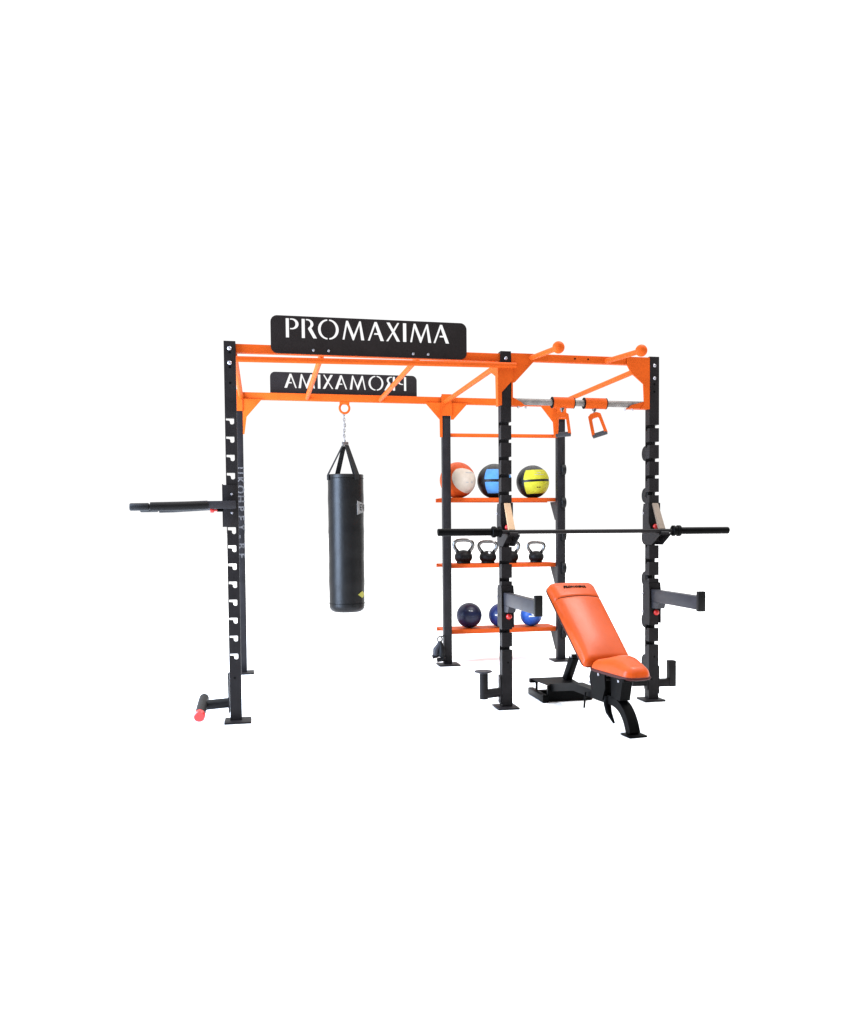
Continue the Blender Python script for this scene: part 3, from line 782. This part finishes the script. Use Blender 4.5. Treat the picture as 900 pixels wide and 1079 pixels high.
bm = nb(); tube(bm, [(.565, .19, .322), (.615, .19, .322)], .018, 20); obj('transport_roller', bm, 'black', hp_)
bolt(hp_, (.565, .19, .322), 'X', r=.010)

# ================================================================ world, lamps, camera
ZEN, BACK = 3.7, .15
w = bpy.data.worlds.new('World'); S.world = w; w.use_nodes = True
wn = w.node_tree; bgd = wn.nodes['Background']; bgd.inputs[0].default_value = (1, 1, 1, 1)
wc = wn.nodes.new('ShaderNodeTexCoord'); sx = wn.nodes.new('ShaderNodeSeparateXYZ'); wn.links.new(wc.outputs['Generated'], sx.inputs[0])
def mrange(src, a, b, c, d):
    m = wn.nodes.new('ShaderNodeMapRange'); m.interpolation_type = 'SMOOTHSTEP'
    for k, v in zip(('From Min', 'From Max', 'To Min', 'To Max'), (a, b, c, d)): m.inputs[k].default_value = v
    wn.links.new(src, m.inputs['Value']); return m.outputs['Result']
# a bright white studio: brighter overhead, dimmer behind the photographer
up_ = mrange(sx.outputs['Z'], .38, .95, 1.06, ZEN); back = mrange(sx.outputs['Y'], -.35, .5, BACK, 1.0)
ml = wn.nodes.new('ShaderNodeMath'); ml.operation = 'MULTIPLY'; zf = mrange(sx.outputs['Z'], .45, .95, 0, 1); mx = wn.nodes.new('ShaderNodeMix'); wn.links.new(zf, mx.inputs[0]); wn.links.new(back, mx.inputs[2]); mx.inputs[3].default_value = 1.0; back = mx.outputs[0]
wn.links.new(up_, ml.inputs[0]); wn.links.new(back, ml.inputs[1])
wn.links.new(ml.outputs[0], bgd.inputs[1])
def area(name, loc, target, sx, sy, power, col=(1, 1, 1)):
    l = bpy.data.lights.new(name, 'AREA'); l.shape = 'RECTANGLE'; l.size = sx; l.size_y = sy; l.energy = power; l.color = col
    o = bpy.data.objects.new(name, l); C.objects.link(o); o.location = loc
    o.rotation_euler = (Vector(target)-Vector(loc)).to_track_quat('-Z', 'Y').to_euler()
    return o
area('strip_softbox', (-4.7, .1, 1.9), (bx_, by_, 1.3), 2.3, 3.4, 820, (.58, .74, 1))
area('overhead_softbox', (1.9, -.1, 6.2), (.45, -.5, .6), 1.3, 1.3, 230)
cx, cy, cz, yaw, pit, rol, f, ppx, ppy = -1.70166, -6.32033, 1.29507, .22019, -.04359, -.00662, 959.3, 491.623, 598.587
fw = Vector((math.sin(yaw)*math.cos(pit), math.cos(yaw)*math.cos(pit), math.sin(pit)))
rr = Vector((math.cos(yaw), -math.sin(yaw), 0)); uu = rr.cross(fw)
r2 = rr*math.cos(rol)+uu*math.sin(rol); u2 = -rr*math.sin(rol)+uu*math.cos(rol)
cd = bpy.data.cameras.new('camera'); cam = bpy.data.objects.new('camera', cd); C.objects.link(cam)
cam.matrix_world = Matrix(((r2.x, u2.x, -fw.x, cx), (r2.y, u2.y, -fw.y, cy), (r2.z, u2.z, -fw.z, cz), (0, 0, 0, 1)))
cd.sensor_fit = 'HORIZONTAL'; cd.sensor_width = 36; cd.lens = f/900*36
cd.shift_x = (450-ppx)/900; cd.shift_y = (ppy-539.5)/900
cd.clip_end = 1000; cd.clip_start = .05
S.camera = cam
S.view_settings.view_transform = 'Standard'; S.view_settings.look = 'None'
S.view_settings.exposure = 0; S.view_settings.gamma = 1
